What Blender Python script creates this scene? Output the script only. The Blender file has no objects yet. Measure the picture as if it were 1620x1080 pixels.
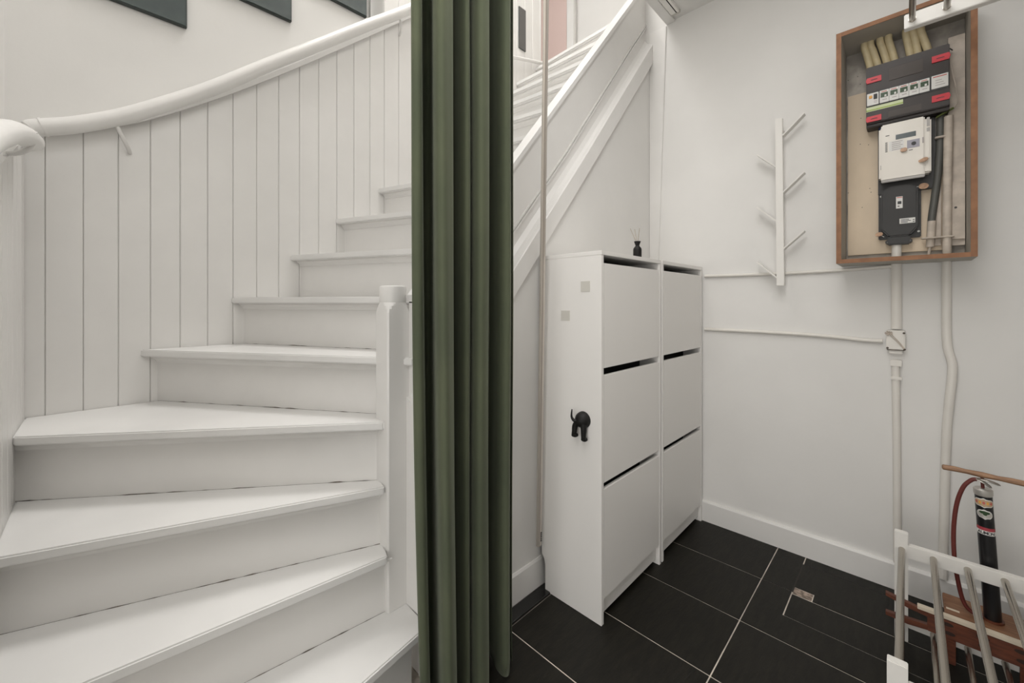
import bpy, bmesh, math, random
from mathutils import Vector, Matrix, noise
random.seed(7)
C = bpy.context.scene.collection
S = bpy.context.scene
V = Vector
PI = math.pi

# ------------------------------------------------------------ camera
CS, CC = .6997, .7145            # sine and cosine that turn the room axes to the view axes
F, CX, CY, H = 640.0, 810.0, 478.0, 1.163
cam = bpy.data.cameras.new('camera'); cam.sensor_width = 36; cam.lens = 36 * F / 1620
cam.shift_y = -(540 - CY) / 1620; cam.clip_start = .02; cam.clip_end = 60
co = bpy.data.objects.new('camera', cam); C.objects.link(co)
co.location = (0, 0, H)
fw = V((CC, CS, 0)).normalized()
co.rotation_euler = fw.to_track_quat('-Z', 'Y').to_euler()
S.camera = co

# ------------------------------------------------------------ world, lamps, exposure
S.view_settings.view_transform = 'Standard'; S.view_settings.look = 'None'
S.view_settings.gamma = 1; S.view_settings.use_curve_mapping = False
S.view_settings.exposure = -0.10
w = bpy.data.worlds.new('world'); S.world = w; w.use_nodes = True
w.node_tree.nodes['Background'].inputs[0].default_value = (1, .99, .97, 1)
w.node_tree.nodes['Background'].inputs[1].default_value = 1.8

def area(name, loc, to, sx, sy, power, col=(1, .95, .89)):
    l = bpy.data.lights.new(name, 'AREA'); l.shape = 'RECTANGLE'; l.size = sx; l.size_y = sy
    l.energy = power; l.color = col
    o = bpy.data.objects.new(name, l); C.objects.link(o); o.location = loc
    o.rotation_euler = (V(to) - V(loc)).to_track_quat('-Z', 'Y').to_euler()
    return o
area('stairwell_skylight', (1.0, 1.60, 4.9), (.9, 1.55, 0), 1.6, .8, 74, (1, .985, .97))
area('hall_ceiling_lamp', (.1, .22, 2.73), (.1, .22001, 0), 2.6, .7, 27, (1, .982, .965))
area('entrance_fill', (-1.5, .15, .8), (1.5, .6, .9), 1.0, 1.3, 18, (1, .985, .965))  # unseen fill lamp added behind the camera

# ------------------------------------------------------------ helpers
def lin(c):
    c /= 255.0
    return c / 12.92 if c <= .04045 else ((c + .055) / 1.055) ** 2.4
def rgb(r, g, b): return (lin(r), lin(g), lin(b), 1)

def ray(px, py):
    r = (px - CX) / F
    return V((CS * r + CC, -CC * r + CS, -(py - CY) / F))
def at_x(px, py, x):
    d = ray(px, py); return V((0, 0, H)) + d * (x / d.x)
def at_y(px, py, y):
    d = ray(px, py); return V((0, 0, H)) + d * (y / d.y)
def at_z(px, py, z):
    d = ray(px, py); return V((0, 0, H)) + d * ((z - H) / d.z)

M = {}
def mat(name, col, rough=.5, metal=0, spec=.5, bump=0, bscale=60, var=0, vscale=4, sheen=0, coat=0, stretch=None, col2=None, vlo=.42, vhi=.62, vdetail=4):
    m = bpy.data.materials.new(name); m.use_nodes = True
    nt = m.node_tree; b = nt.nodes['Principled BSDF']
    b.inputs['Base Color'].default_value = col; b.inputs['Roughness'].default_value = rough
    b.inputs['Metallic'].default_value = metal; b.inputs['Specular IOR Level'].default_value = spec
    if coat: b.inputs['Coat Weight'].default_value = coat; b.inputs['Coat Roughness'].default_value = .1
    if sheen:
        b.inputs['Sheen Weight'].default_value = sheen; b.inputs['Sheen Roughness'].default_value = .35
        b.inputs['Sheen Tint'].default_value = (.85, .9, .72, 1)
    tc = nt.nodes.new('ShaderNodeTexCoord'); mp = nt.nodes.new('ShaderNodeMapping')
    nt.links.new(tc.outputs['Object'], mp.inputs[0])
    if stretch: mp.inputs['Scale'].default_value = stretch
    if var or col2:
        n = nt.nodes.new('ShaderNodeTexNoise'); n.inputs['Scale'].default_value = vscale; n.inputs['Detail'].default_value = vdetail
        nt.links.new(mp.outputs[0], n.inputs['Vector'])
        r = nt.nodes.new('ShaderNodeValToRGB')
        c2 = col2 or tuple([x * (1 - var) for x in col[:3]] + [1])
        r.color_ramp.elements[0].color = c2; r.color_ramp.elements[1].color = col
        r.color_ramp.elements[0].position = vlo; r.color_ramp.elements[1].position = vhi
        nt.links.new(n.outputs[0], r.inputs[0]); nt.links.new(r.outputs[0], b.inputs['Base Color'])
    if bump:
        n = nt.nodes.new('ShaderNodeTexNoise'); n.inputs['Scale'].default_value = bscale; n.inputs['Detail'].default_value = 4
        nt.links.new(mp.outputs[0], n.inputs['Vector'])
        bp = nt.nodes.new('ShaderNodeBump'); bp.inputs['Strength'].default_value = bump; bp.inputs['Distance'].default_value = .004
        nt.links.new(n.outputs[0], bp.inputs['Height']); nt.links.new(bp.outputs[0], b.inputs['Normal'])
    M[name] = m; return m

mat('plaster', (.77, .757, .732, 1), .75, bump=.25, bscale=14, var=.03, vscale=3)
mat('gloss_white', (.79, .775, .75, 1), .32, bump=.12, bscale=22, var=.03, vscale=5)
mat('tread_white', (.82, .81, .79, 1), .28, bump=.12, bscale=18, var=.07, vscale=2.2)
mat('cupboard_white', (.82, .80, .77, 1), .42, bump=.08, bscale=60, stretch=(1, 1, .1))
mat('rack_white', (.80, .78, .74, 1), .35)
mat('tile', (.0125, .011, .0075, 1), .5, spec=.25, bump=.25, bscale=26, var=.35, vscale=9, stretch=(1.2, 6, 1))
mat('tile_edge', (.009, .0085, .008, 1), .2)
mat('grout', (.70, .63, .55, 1), .85, var=.35, vscale=14, bump=.5)
mat('grout_dark', (.035, .03, .026, 1), .85)
mat('mortar', (.42, .33, .27, 1), .95, bump=1.4, bscale=70, var=.6, vscale=60)
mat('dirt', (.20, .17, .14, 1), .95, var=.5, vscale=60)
mat('curtain', (.100, .112, .070, 1), .85, spec=.15, bump=.3, bscale=500, sheen=.25, col2=(.078, .090, .058, 1), vscale=2.5)
mat('black_plastic', (.012, .011, .010, 1), .42)
mat('black_matt', (.007, .0065, .0055, 1), .55, spec=.3)
mat('dark_void', (.006, .006, .006, 1), .8)
mat('unit_black', (.030, .022, .019, 1), .45)
mat('unit_smoke', (.055, .043, .036, 1), .5)
mat('red_clip', rgb(205, 45, 58), .4)
mat('mdf', (.31, .145, .068, 1), .6, var=.25, vscale=20, bump=.2)
mat('box_grey', (.42, .39, .34, 1), .6, var=.06, vscale=5)
mat('plywood', (.74, .61, .46, 1), .7, bump=.2, col2=(.64, .53, .40, 1), vscale=5, stretch=(1, 1, .6))
mat('dusty_wall', (.50, .46, .41, 1), .85, bump=.8, bscale=25, var=.4, vscale=10)
mat('cream_pipe', (.62, .52, .32, 1), .5, var=.15, vscale=20)
mat('painted_pipe', (.74, .71, .66, 1), .45, bump=.15, bscale=40)
mat('dusty_pipe', (.62, .54, .46, 1), .6, var=.2, vscale=20)
mat('grey_cable', (.10, .10, .09, 1), .5)
mat('meter_white', (.80, .76, .69, 1), .4, coat=.2)
mat('meter_shade', (.42, .40, .38, 1), .4)
mat('lcd', (.055, .075, .08, 1), .2)
mat('button_grey', (.36, .35, .40, 1), .5)
mat('seal', (.66, .42, .28, 1), .5, var=.3, vscale=80)
mat('label_white', (.75, .74, .71, 1), .5)
mat('print', (.06, .06, .06, 1), .7)
mat('print_grey', (.42, .38, .37, 1), .7)
mat('print_red', (.55, .12, .10, 1), .7)
mat('breaker_green', (.020, .055, .015, 1), .4)
mat('strip_green', (.62, .68, .42, 1), .5)
mat('strip_line', (.33, .45, .08, 1), .5)
mat('orange_print', (.75, .38, .07, 1), .5)
mat('wire_green', (.10, .13, .02, 1), .5)
mat('blue_plastic', (.015, .04, .12, 1), .5)
mat('steel', (.46, .425, .375, 1), .24, metal=1, bump=.05, bscale=200)
mat('steel_dark', (.38, .36, .33, 1), .28, metal=1)
mat('alu', (.60, .58, .54, 1), .4, metal=.6)
mat('handle_wood', (.36, .205, .115, 1), .5, bump=.2, col2=(.25, .135, .075, 1), vscale=18, stretch=(6, 1, 6))
mat('bench_wood', (.155, .045, .021, 1), .45, bump=.15, col2=(.10, .030, .015, 1), vscale=16, stretch=(6, 1, 6))
mat('bench_top', (.30, .15, .075, 1), .5, bump=.15, col2=(.22, .10, .05, 1), vscale=16, stretch=(6, 1, 6))
mat('oval_dark', (.035, .018, .012, 1), .6)
mat('cream_edge', (.72, .63, .50, 1), .5)
mat('hose', (.125, .020, .014, 1), .5, bump=.3, bscale=120)
mat('pump_black', (.008, .008, .009, 1), .28)
mat('sticker_tan', (.50, .36, .22, 1), .45)
mat('sticker_red', (.38, .045, .06, 1), .45)
mat('pad', (.60, .58, .53, 1), .6)
mat('pink', (.68, .52, .48, 1), .5)
mat('picture_glass', (.085, .105, .10, 1), .12, col2=(.05, .068, .068, 1), vscale=3, vdetail=8, coat=.6)
mat('picture_edge', (.03, .04, .035, 1), .4)
mat('picture_grey', (.12, .115, .11, 1), .4)
mat('reed', (.35, .28, .20, 1), .7)
mat('rod', (.62, .58, .53, 1), .38, metal=.75)
mat('rod_grey', (.34, .30, .26, 1), .45)
mat('landing', (.45, .40, .34, 1), .5)

def wl(o):
    v = V((0, 0, 0))
    while o: v = v + o.location; o = o.parent
    return v

def obj(name, bm, m, parent=None, smooth=False, label=None, sharp=.7):
    me = bpy.data.meshes.new(name)
    bmesh.ops.recalc_face_normals(bm, faces=bm.faces[:])
    vs = [v.co for v in bm.verts]
    cx = (min(v.x for v in vs) + max(v.x for v in vs)) / 2; cy = (min(v.y for v in vs) + max(v.y for v in vs)) / 2
    c = V((cx, cy, min(v.z for v in vs)))
    for v in bm.verts: v.co -= c
    if smooth:
        for f in bm.faces: f.smooth = True
        for e in bm.edges:
            if len(e.link_faces) == 2 and e.calc_face_angle(0) > sharp: e.smooth = False
    bm.to_mesh(me); bm.free()
    me.materials.append(M[m])
    o = bpy.data.objects.new(name, me); C.objects.link(o)
    if parent: o.parent = parent; o.location = c - wl(parent)
    else: o.location = c
    if label: o['label'] = label
    return o
def tag(o, label, cat, group=None):
    o['label'] = label; o['category'] = cat
    if group: o['group'] = group
    return o
def thing(name, label, cat, loc, group=None):
    o = bpy.data.objects.new(name, None); C.objects.link(o); o.location = loc; o.empty_display_size = .05
    return tag(o, label, cat, group)
def struct(o): o['kind'] = 'structure'; return o

def add_box(bm, a, b, bev=0, seg=2):
    x0, x1 = sorted((a[0], b[0])); y0, y1 = sorted((a[1], b[1])); z0, z1 = sorted((a[2], b[2]))
    vs = [bm.verts.new(p) for p in [(x0,y0,z0),(x1,y0,z0),(x1,y1,z0),(x0,y1,z0),(x0,y0,z1),(x1,y0,z1),(x1,y1,z1),(x0,y1,z1)]]
    fs = [bm.faces.new([vs[i] for i in f]) for f in [(0,3,2,1),(4,5,6,7),(0,1,5,4),(1,2,6,5),(2,3,7,6),(3,0,4,7)]]
    if bev:
        es = set(e for f in fs for e in f.edges)
        bmesh.ops.bevel(bm, geom=list(es), offset=bev, segments=seg, affect='EDGES', clamp_overlap=True)
def box(name, a, b, m, parent=None, bev=0, seg=2, label=None):
    bm = bmesh.new(); add_box(bm, a, b, bev, seg); return obj(name, bm, m, parent, bev > 0, label)
def add_prism(bm, pts, d, bev=0):
    """closed polygon (3D points in one plane) extruded by vector d"""
    d = V(d); n = len(pts)
    a = [bm.verts.new(V(p)) for p in pts]; b = [bm.verts.new(V(p) + d) for p in pts]
    fs = [bm.faces.new(a), bm.faces.new(b[::-1])]
    for i in range(n): fs.append(bm.faces.new([a[i], b[i], b[(i + 1) % n], a[(i + 1) % n]]))
    if bev:
        bmesh.ops.recalc_face_normals(bm, faces=fs)
        es = set(e for f in fs for e in f.edges)
        bmesh.ops.bevel(bm, geom=list(es), offset=bev, segments=2, affect='EDGES', clamp_overlap=True)
def prism(name, pts, d, m, parent=None, bev=0, smooth=None, label=None):
    bm = bmesh.new(); add_prism(bm, pts, d, bev); return obj(name, bm, m, parent, (bev > 0) if smooth is None else smooth, label)
def add_strip(bm, top, bot, d):
    """band between two polylines of equal length, extruded by d (quads only)"""
    d = V(d); n = len(top)
    r = [[bm.verts.new(V(p)) for p in top], [bm.verts.new(V(p)) for p in bot],
         [bm.verts.new(V(p) + d) for p in bot], [bm.verts.new(V(p) + d) for p in top]]
    for i in range(n - 1):
        for k in range(4):
            bm.faces.new([r[k][i], r[k][i+1], r[(k+1) % 4][i+1], r[(k+1) % 4][i]])
    bm.faces.new([r[k][0] for k in range(4)]); bm.faces.new([r[k][-1] for k in range(4)][::-1])
def strip(name, top, bot, d, m, parent=None, label=None):
    bm = bmesh.new(); add_strip(bm, top, bot, d); return obj(name, bm, m, parent, False, label)
def smoothpath(pts, n=6):
    pts = [V(p) for p in pts]; out = []
    for i in range(len(pts) - 1):
        p0 = pts[max(i-1, 0)]; p1 = pts[i]; p2 = pts[i+1]; p3 = pts[min(i+2, len(pts)-1)]
        for k in range(n):
            t = k / n
            out.append(.5 * ((2*p1) + (p2-p0)*t + (2*p0-5*p1+4*p2-p3)*t*t + (3*p1-p0-3*p2+p3)*t**3))
    out.append(pts[-1]); return out
def add_tube(bm, pts, r, seg=12, flat=(1, 1), up=None, cap=True):
    pts = [V(p) for p in pts]; n = len(pts)
    rs = r if isinstance(r, (list, tuple)) else [r] * n
    rings = []; prev = V(up) if up else None
    for i, p in enumerate(pts):
        t = (pts[min(i+1, n-1)] - pts[max(i-1, 0)]).normalized()
        if prev is None: prev = V((0, 0, 1)) if abs(t.z) < .9 else V((1, 0, 0))
        a = prev - t * prev.dot(t)
        a.normalize(); b = t.cross(a); 
        if not up: prev = a
        rings.append([bm.verts.new(p + (a * math.cos(2*PI*k/seg) * flat[0] + b * math.sin(2*PI*k/seg) * flat[1]) * rs[i]) for k in range(seg)])
    for i in range(n - 1):
        for k in range(seg):
            bm.faces.new([rings[i][k], rings[i][(k+1) % seg], rings[i+1][(k+1) % seg], rings[i+1][k]])
    if cap: bm.faces.new(rings[0][::-1]); bm.faces.new(rings[-1])
def tube(name, pts, r, m, parent=None, seg=12, flat=(1, 1), up=None, label=None):
    bm = bmesh.new(); add_tube(bm, pts, r, seg, flat, up); return obj(name, bm, m, parent, True, label)
def add_lathe(bm, base, prof, seg=24, axis='z'):
    base = V(base); rings = []
    for (r, h) in prof:
        ring = []
        for k in range(seg):
            a = 2*PI*k/seg; c, s_ = math.cos(a)*r, math.sin(a)*r
            ring.append(bm.verts.new(base + (V((c, s_, h)) if axis == 'z' else V((h, c, s_)))))
        rings.append(ring)
    for i in range(len(rings)-1):
        for k in range(seg): bm.faces.new([rings[i][k], rings[i][(k+1)%seg], rings[i+1][(k+1)%seg], rings[i+1][k]])
    bm.faces.new(rings[0][::-1]); bm.faces.new(rings[-1])
def lathe(name, base, prof, m, parent=None, seg=24, axis='z', label=None):
    bm = bmesh.new(); add_lathe(bm, base, prof, seg, axis); return obj(name, bm, m, parent, True, label)

# ============================================================ SETTING
XR = 2.27      # face of the right wall
YU = 1.085     # face of the wall under the stairs
YP = 2.04      # face of the boarding behind the stairs
XL = -.168     # face of the boarding on the left
YC = .985      # edge of the ceiling, stairwell beyond
ZC = 2.755
RISE = .1973

# floor: slab whose top is the grout, tiles proud of it
floor = struct(box('floor', (-1.7, -.5, -.06), (2.4, 2.3, -.0022), 'grout'))
g = .0020
def tile(x0, x1, y0, y1):
    bm = bmesh.new(); z = random.uniform(-.0004, .0004)
    add_box(bm, (x0+g, y0+g, -.012), (x1-g, y1-g, z), .0012, 1)
    return obj('tile', bm, 'tile', floor)
xs = [-1.458 + .31*i for i in range(13)]
xs = [x for x in [-1.45,-1.14,-.83,-.52,-.21,.1,.41,.715,1.022,1.332,1.642,1.953,2.262]]
for i in range(len(xs)-1):
    a, b = xs[i], xs[i+1]
    tile(a, b, .441, 1.02)
    if b <= 1.65: tile(a, b, -.158, .441); tile(a, b, -.36, -.158)
# cut tiles around the service hatch
prism('tile', [(1.642+g, -.36+g, -.012), (1.783-g, -.36+g, -.012), (1.783-g, .333+g, -.012), (1.953-g, .333+g, -.012), (1.953-g, .441-g, -.012), (1.642+g, .441-g, -.012)], (0, 0, .012), 'tile', floor, 0)
tile(1.953, 2.262, .333, .441)
tile(1.783, 1.938, -.36, .333)
prism('tile', [(2.19-g, -.36+g, -.012), (2.19-g, .333-g, -.012), (1.992, .333-g, -.012), (1.992, .266, -.012), (1.938+g, .266, -.012), (1.938+g, -.36+g, -.012)], (0, 0, .012), 'tile', floor, 0)
tile(2.190, 2.262, -.36, .333)
# the finer joints of the hatch are dark
for a, b in [((1.9525, .333), (2.19, .336))]:
    box('grout_fill', (a[0], .3305, -.0035), (b[0], .3355, -.0006), 'grout_dark', floor)
box('mortar_patch', (1.942, .270, -.0035), (1.988, .330, -.0008), 'mortar', floor, .0006, 1)
box('grout_fill', (.66, 1.0195, -.0035), (1.262, 1.0245, -.0006), 'grout_dark', floor)
# raised black edge tiles along the wall under the stairs
for a, b in [(.70, 1.022), (1.022, 1.29)]:
    box('edge_tile', (a+.001, 1.022, -.01), (b-.001, 1.074, .006), 'tile_edge', floor, .002, 1)

# right wall
wall_right = struct(box('wall_right', (XR, -.36, -.02), (XR+.12, 1.16, 2.97), 'plaster'))
# thin painted board standing in the corner between right wall and stair wall
pts = [(XR+.002, YU, .1), (XR+.002, YU, 2.74), (XR+.002, .985, 2.74), (XR+.002, 1.034, 1.3), (XR+.002, 1.05, .1)]
struct(prism('trim_1', pts, (-.011, 0, 0), 'gloss_white', None, .002))
bb = struct(prism('baseboard_right', [(XR+.001, -.36, 0), (XR-.016, -.36, 0), (XR-.016, -.36, .099), (XR-.011, -.36, .108), (XR+.001, -.36, .108)], (0, .36+1.083, 0), 'gloss_white', None, 0))
struct(box('wall_front', (-.9, -.46, -.02), (XR+.1, -.36, 2.9), 'plaster'))
struct(box('wall_entrance', (-1.75, -.46, -.02), (-1.63, .9, 2.9), 'plaster'))
struct(box('wall_hall', (-1.7, .72, -.02), (-.30, .84, 2.9), 'plaster'))
ceiling = struct(box('ceiling', (-1.75, -.46, ZC), (XR+.12, YC, 2.95), 'plaster'))
struct(box('trim_2', (-1.6, .935, ZC-.012), (XR-.002, YC, ZC-.0005), 'gloss_white', None, .002))
# upper storey shell around the stairwell
struct(box('wall_stairwell_front', (-.3, .89, 2.955), (3.4, .985, 5.2), 'plaster'))
struct(box('ceiling_stairwell', (-.4, .8, 5.2), (3.6, 3.4, 5.3), 'plaster'))

# wall under the stairs, its upper edge follows the lower rail of the stair
top = [(.70, .80), (1.10, 1.245), (1.592, 1.82), (2.27, 2.64)]
pts = [(.70, YU, 0), (XR, YU, 0), (XR, YU, 2.64)] + [(x, YU, z) for x, z in reversed(top[:-1])]
wall_stair = struct(prism('wall_stair', pts, (0, .05, 0), 'plaster'))
struct(prism('baseboard_stair', [(.695, YU+.001, .004), (.695, YU-.009, .004), (.695, YU-.009, .112), (.695, YU-.005, .120), (.695, YU+.001, .120)], (XR-.012-.695, 0, 0), 'gloss_white'))

# ---- boarded wall behind the stairs
wall_back = struct(box('wall_back', (-.30, 2.08, -.02), (1.01, 2.2, 5.2), 'plaster'))
struct(box('wall_recess', (1.01, 2.24, -.02), (2.43, 2.34, 5.2), 'plaster'))
W2 = struct(box('wall_back_upper', (1.0885, 2.056, -.02), (2.41, 2.2, 5.2), 'plaster'))
# rail heights along the boarding (x, z at the underside of the cap moulding)
capline = [(-.172, 1.693), (-.126, 1.712), (0, 1.772), (.139, 1.85), (.389, 2.037), (.704, 2.303), (1.134, 2.687), (1.25, 2.79)]
def zcap(x, L=capline):
    for i in range(len(L)-1):
        if x <= L[i+1][0]:
            t = (x - L[i][0]) / (L[i+1][0] - L[i][0]); return L[i][1] + t*(L[i+1][1]-L[i][1])
    return L[-1][1]
def vboard(parent, x0, x1, z0, za, zb, y=YP, th=.016):
    bm = bmesh.new(); e = .0003
    # a board seen from above: chamfered on its front edges
    c = .003
    prof = [(x0+e, y+th), (x0+e, y+c), (x0+e+c*.8, y), (x1-e-c*.8, y), (x1-e, y+c), (x1-e, y+th)]
    lo = [bm.verts.new((px, py, z0)) for px, py in prof]
    hi = [bm.verts.new((px, py, za + (zb-za)*(px-x0)/(x1-x0))) for px, py in prof]
    n = len(prof)
    for i in range(n): bm.faces.new([lo[i], lo[(i+1)%n], hi[(i+1)%n], hi[i]])
    bm.faces.new(lo[::-1]); bm.faces.new(hi)
    return obj('board', bm, 'gloss_white', parent)
box('batten_backing', (XL-.04, YP+.014, -.0), (1.09, 2.085, 1.60), 'plaster', wall_back)
x = -.125 - .087
k = 0
while x < 1.08:
    a = max(x, XL-.003); b = x + .087
    if b > 1.085: b = 1.0885
    zb = zcap(b) + .02; za = zcap(a) + .02
    vboard(wall_back, a, b, .35 if b < .6 else .9, za, zb)
    x += .087; k += 1
x = 1.0885
while x < 2.40:
    b = min(x+.087, 2.41)
    vboard(W2, x, b, 1.4, 5.19, 5.19)
    x = b
# backing behind the boards up to the cap line
tp = [(x, YP+.012, z+.012) for x, z in capline if x <= 1.134] ; tp[-1] = (1.0885, YP+.012, zcap(1.0885)+.012)
strip('board_backing', tp, [(p[0], p[1], .4) for p in tp], (0, .03, 0), 'gloss_white', wall_back)
# cap moulding above the boards
cp = smoothpath([(x, YP+.012, z+.018) for x, z in capline[1:]], 5)
bm = bmesh.new()
add_strip(bm, [p + V((0, -.020, .010)) for p in cp], [p + V((0, -.020, -.016)) for p in cp], (0, .055, 0))
obj('cap_moulding', bm, 'gloss_white', wall_back)

# ---- boarded wall on the left
wall_left = struct(box('wall_left', (-.32, .72, -.02), (-.212, 2.1, 5.2), 'plaster'))
def zl(y): return 1.235 + (y - .95) * .425
y = YP - .087
while y > .75:
    a, b = y, y + .087
    bm = bmesh.new(); e = .0005; c = .004; X0 = XL
    prof = [(X0-.042, a+e), (X0-c, a+e), (X0, a+e+c*.8), (X0, b-e-c*.8), (X0-c, b-e), (X0-.042, b-e)]
    lo = [bm.verts.new((px, py, .1)) for px, py in prof]; hi = [bm.verts.new((px, py, zl(py))) for px, py in prof]
    for i in range(6): bm.faces.new([lo[i], lo[(i+1)%6], hi[(i+1)%6], hi[i]])
    bm.faces.new(lo[::-1]); bm.faces.new(hi)
    obj('board', bm, 'gloss_white', wall_left)
    y -= .087
strip('cap_moulding', [(-.214, .76, zl(.76)+.014), (-.214, YP+.01, zl(YP)+.014)], [(-.214, .76, zl(.76)), (-.214, YP+.01, zl(YP))], (.054, 0, 0), 'gloss_white', wall_left)

# ---- upper landing
struct(box('floor_landing', (2.37, 1.16, 2.78), (4.6, 3.3, 2.962), 'landing'))
far = struct(box('wall_landing', (3.42, .9, 2.96), (3.52, 3.3, 5.2), 'plaster'))
struct(box('wall_landing_side', (2.41, 3.2, 2.96), (3.5, 3.3, 5.2), 'plaster'))
d = struct(box('door_1', (3.385, 2.52, 2.965), (3.42, 3.18, 4.95), 'pink', None, .004))
for y0, y1 in [(2.42, 2.515), (3.185, 3.199)]:
    box('door_frame', (3.37, y0, 2.965), (3.42, y1, 5.0), 'gloss_white', d, .006)

# ============================================================ STAIRCASE
stair = thing('staircase', 'white painted winding wooden staircase rising behind the green curtain', 'staircase', (.6, 1.3, 0))
N = {1: ((XL, .88), (.668, 1.022)), 2: ((XL, 1.203), (.612, 1.127)), 3: ((XL, 1.458), (.620, 1.158)),
     4: ((XL, 1.776), (.622, 1.170)), 5: ((.107, 2.04), (.697, 1.124)), 6: ((.39, 2.04), (.83, 1.12))}
outer = {5: .107, 6: .39, 7: .618, 8: .826, 9: 1.052}
for n in range(7, 16):
    xo = outer.get(n, 1.052 + .2145*(n-9)); xi = 1.02 + .158*(n-7)
    N[n] = ((xo, 2.04), (xi, 1.12))
OV = .042; TH = .026
def line(n, off=0):
    (a, b) = N[n]; A, B = V((a[0], a[1])), V((b[0], b[1]))
    d = (B - A).normalized(); nn = V((-d.y, d.x))       # uphill side
    return A + nn*off, d
def cutx(P, d, x): t = (x - P.x)/d.x; return P + d*t
def cuty(P, d, y): t = (y - P.y)/d.y; return P + d*t
RX = .640
def riser_ends(n, off=OV):
    P, d = line(n, off)
    if n <= 4: a = cutx(P, d, XL+.0)
    else: a = cuty(P, d, YP)
    if n <= 4: b = cutx(P, d, RX)
    elif n == 5: b = cutx(P, d, .70)
    else: b = cuty(P, d, 1.13)
    return a, b
for n in range(1, 16):
    z = n*RISE
    P, d = line(n)
    A = V(N[n][0]); B = V(N[n][1])
    if n > 5: B = cuty(P, d, 1.13)
    if n < 15: a2, b2 = riser_ends(n+1, OV+.016)
    else: a2, b2 = V((2.41, 2.04)), V((2.41, 1.13))
    if n == 1: poly = [A, B, V((.690, 1.076)), V((.698, 1.24)), V((RX, 1.26)), a2]
    elif n == 4: poly = [A, B, b2, a2, V((XL, YP))]
    else: poly = [A, B, b2, a2]
    t = prism('tread', [(p.x, p.y, z-TH) for p in poly], (0, 0, TH), 'tread_white', stair, .004)
    # scotia moulding under the nosing
    a, b = riser_ends(n, OV)
    if n > 1:
        e = (b-a).normalized(); up = V((-e.y, e.x)); zz = z - TH
        cs = [(0, 0), (-.022, 0), (-.022, -.005), (-.014, -.009), (-.008, -.015), (-.005, -.024), (0, -.025)]
        prism('scotia', [(a.x + up.x*o, a.y + up.y*o, zz+h) for o, h in cs], ((b-a).x, (b-a).y, 0), 'gloss_white', t, 0, False)
    zz0 = (n-1)*RISE - (.03 if n > 1 else 0)
    e = (b-a).normalized(); up = V((-e.y, e.x))*.016
    bR = b
    if n == 1: bR = cutx(a, e, .655)
    prism('riser', [(a.x, a.y, zz0), (bR.x, bR.y, zz0), ((bR+up).x, (bR+up).y, zz0), ((a+up).x, (a+up).y, zz0)], (0, 0, z-TH-zz0), 'gloss_white', stair)
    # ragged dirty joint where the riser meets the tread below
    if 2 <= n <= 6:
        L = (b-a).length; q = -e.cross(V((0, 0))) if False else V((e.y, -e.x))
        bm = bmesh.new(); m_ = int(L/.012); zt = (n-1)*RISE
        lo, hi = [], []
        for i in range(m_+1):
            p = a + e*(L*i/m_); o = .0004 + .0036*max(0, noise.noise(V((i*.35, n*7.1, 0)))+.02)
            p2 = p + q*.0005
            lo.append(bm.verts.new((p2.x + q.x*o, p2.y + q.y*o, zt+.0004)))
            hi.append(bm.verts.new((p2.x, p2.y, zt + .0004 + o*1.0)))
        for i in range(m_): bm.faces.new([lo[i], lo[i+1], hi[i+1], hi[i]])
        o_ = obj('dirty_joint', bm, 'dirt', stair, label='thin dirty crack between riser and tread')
# closed side of the first step below the wall end
box('step_side', (.640, 1.065, 0), (.655, 1.25, RISE-TH), 'gloss_white', stair)

# newel post: square, turned to a round cap
bm = bmesh.new(); nc = V((.665, 1.190)); hw = .040
def sect(R):
    out = []
    K = 48
    for k in range(K):
        a = 2*PI*(k+.5)/K; c_, s_ = math.cos(a), math.sin(a)
        rs = hw / max(abs(c_), abs(s_)); r = min(rs, R); out.append((nc.x + c_*r, nc.y + s_*r))
    return out
levels = [(.0, .09)]
for h, R in [(RISE+.0005, .0553), (1.118, .0553), (1.130, .0535), (1.142, .0500), (1.152, .0455), (1.158, .0420), (1.164, .0400)]: levels.append((h, R))
levels = levels[1:]
rings = [[bm.verts.new((x, y, h)) for x, y in sect(R)] for h, R in levels]
for i in range(len(rings)-1):
    for k in range(48): bm.faces.new([rings[i][k], rings[i][(k+1)%48], rings[i+1][(k+1)%48], rings[i+1][k]])
bm.faces.new(rings[0][::-1]); bm.faces.new(rings[-1])
newel = obj('newel_post', bm, 'gloss_white', stair, True, None, .22)
lathe('newel_cap', (nc.x, nc.y, 1.163), [(.036, -.002), (.0405, .0), (.0415, .004), (.0415, .047), (.040, .051), (.034, .053)], 'gloss_white', newel, 40)

# string board of the upper flight, capped, with a bead, and the lower rail below it
cap = [(.700, 1.165), (1.148, 1.702), (1.64, 2.290), (2.136, 2.883), (2.30, 3.07)]
bead = [(.700, .925), (1.148, 1.455), (1.491, 1.848), (2.099, 2.600), (2.268, 2.80)]
lrt = [(.686, .828), (1.101, 1.292), (1.592, 1.863), (2.268, 2.678)]
lrb = [(.686, .721), (1.101, 1.186), (1.592, 1.760), (2.268, 2.565)]
def P3(L, y, dz=0): return [(x, y, z+dz) for x, z in L]
def interp(L, x):
    for i in range(len(L)-1):
        if x <= L[i+1][0] or i == len(L)-2:
            t = (x-L[i][0])/(L[i+1][0]-L[i][0]); return L[i][1]+t*(L[i+1][1]-L[i][1])
xs_ = [.70, 1.10, 1.148, 1.592, 1.8, 2.136, 2.30]
string = strip('string_board', [(x, 1.115, interp(cap, x)) for x in xs_], [(x, 1.115, interp(lrb, x)+.03) for x in xs_], (0, .035, 0), 'gloss_white', stair)
strip('string_cap', P3(cap, 1.100, .022), P3(cap, 1.100, -.004), (0, .062, 0), 'tread_white', stair)
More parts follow.
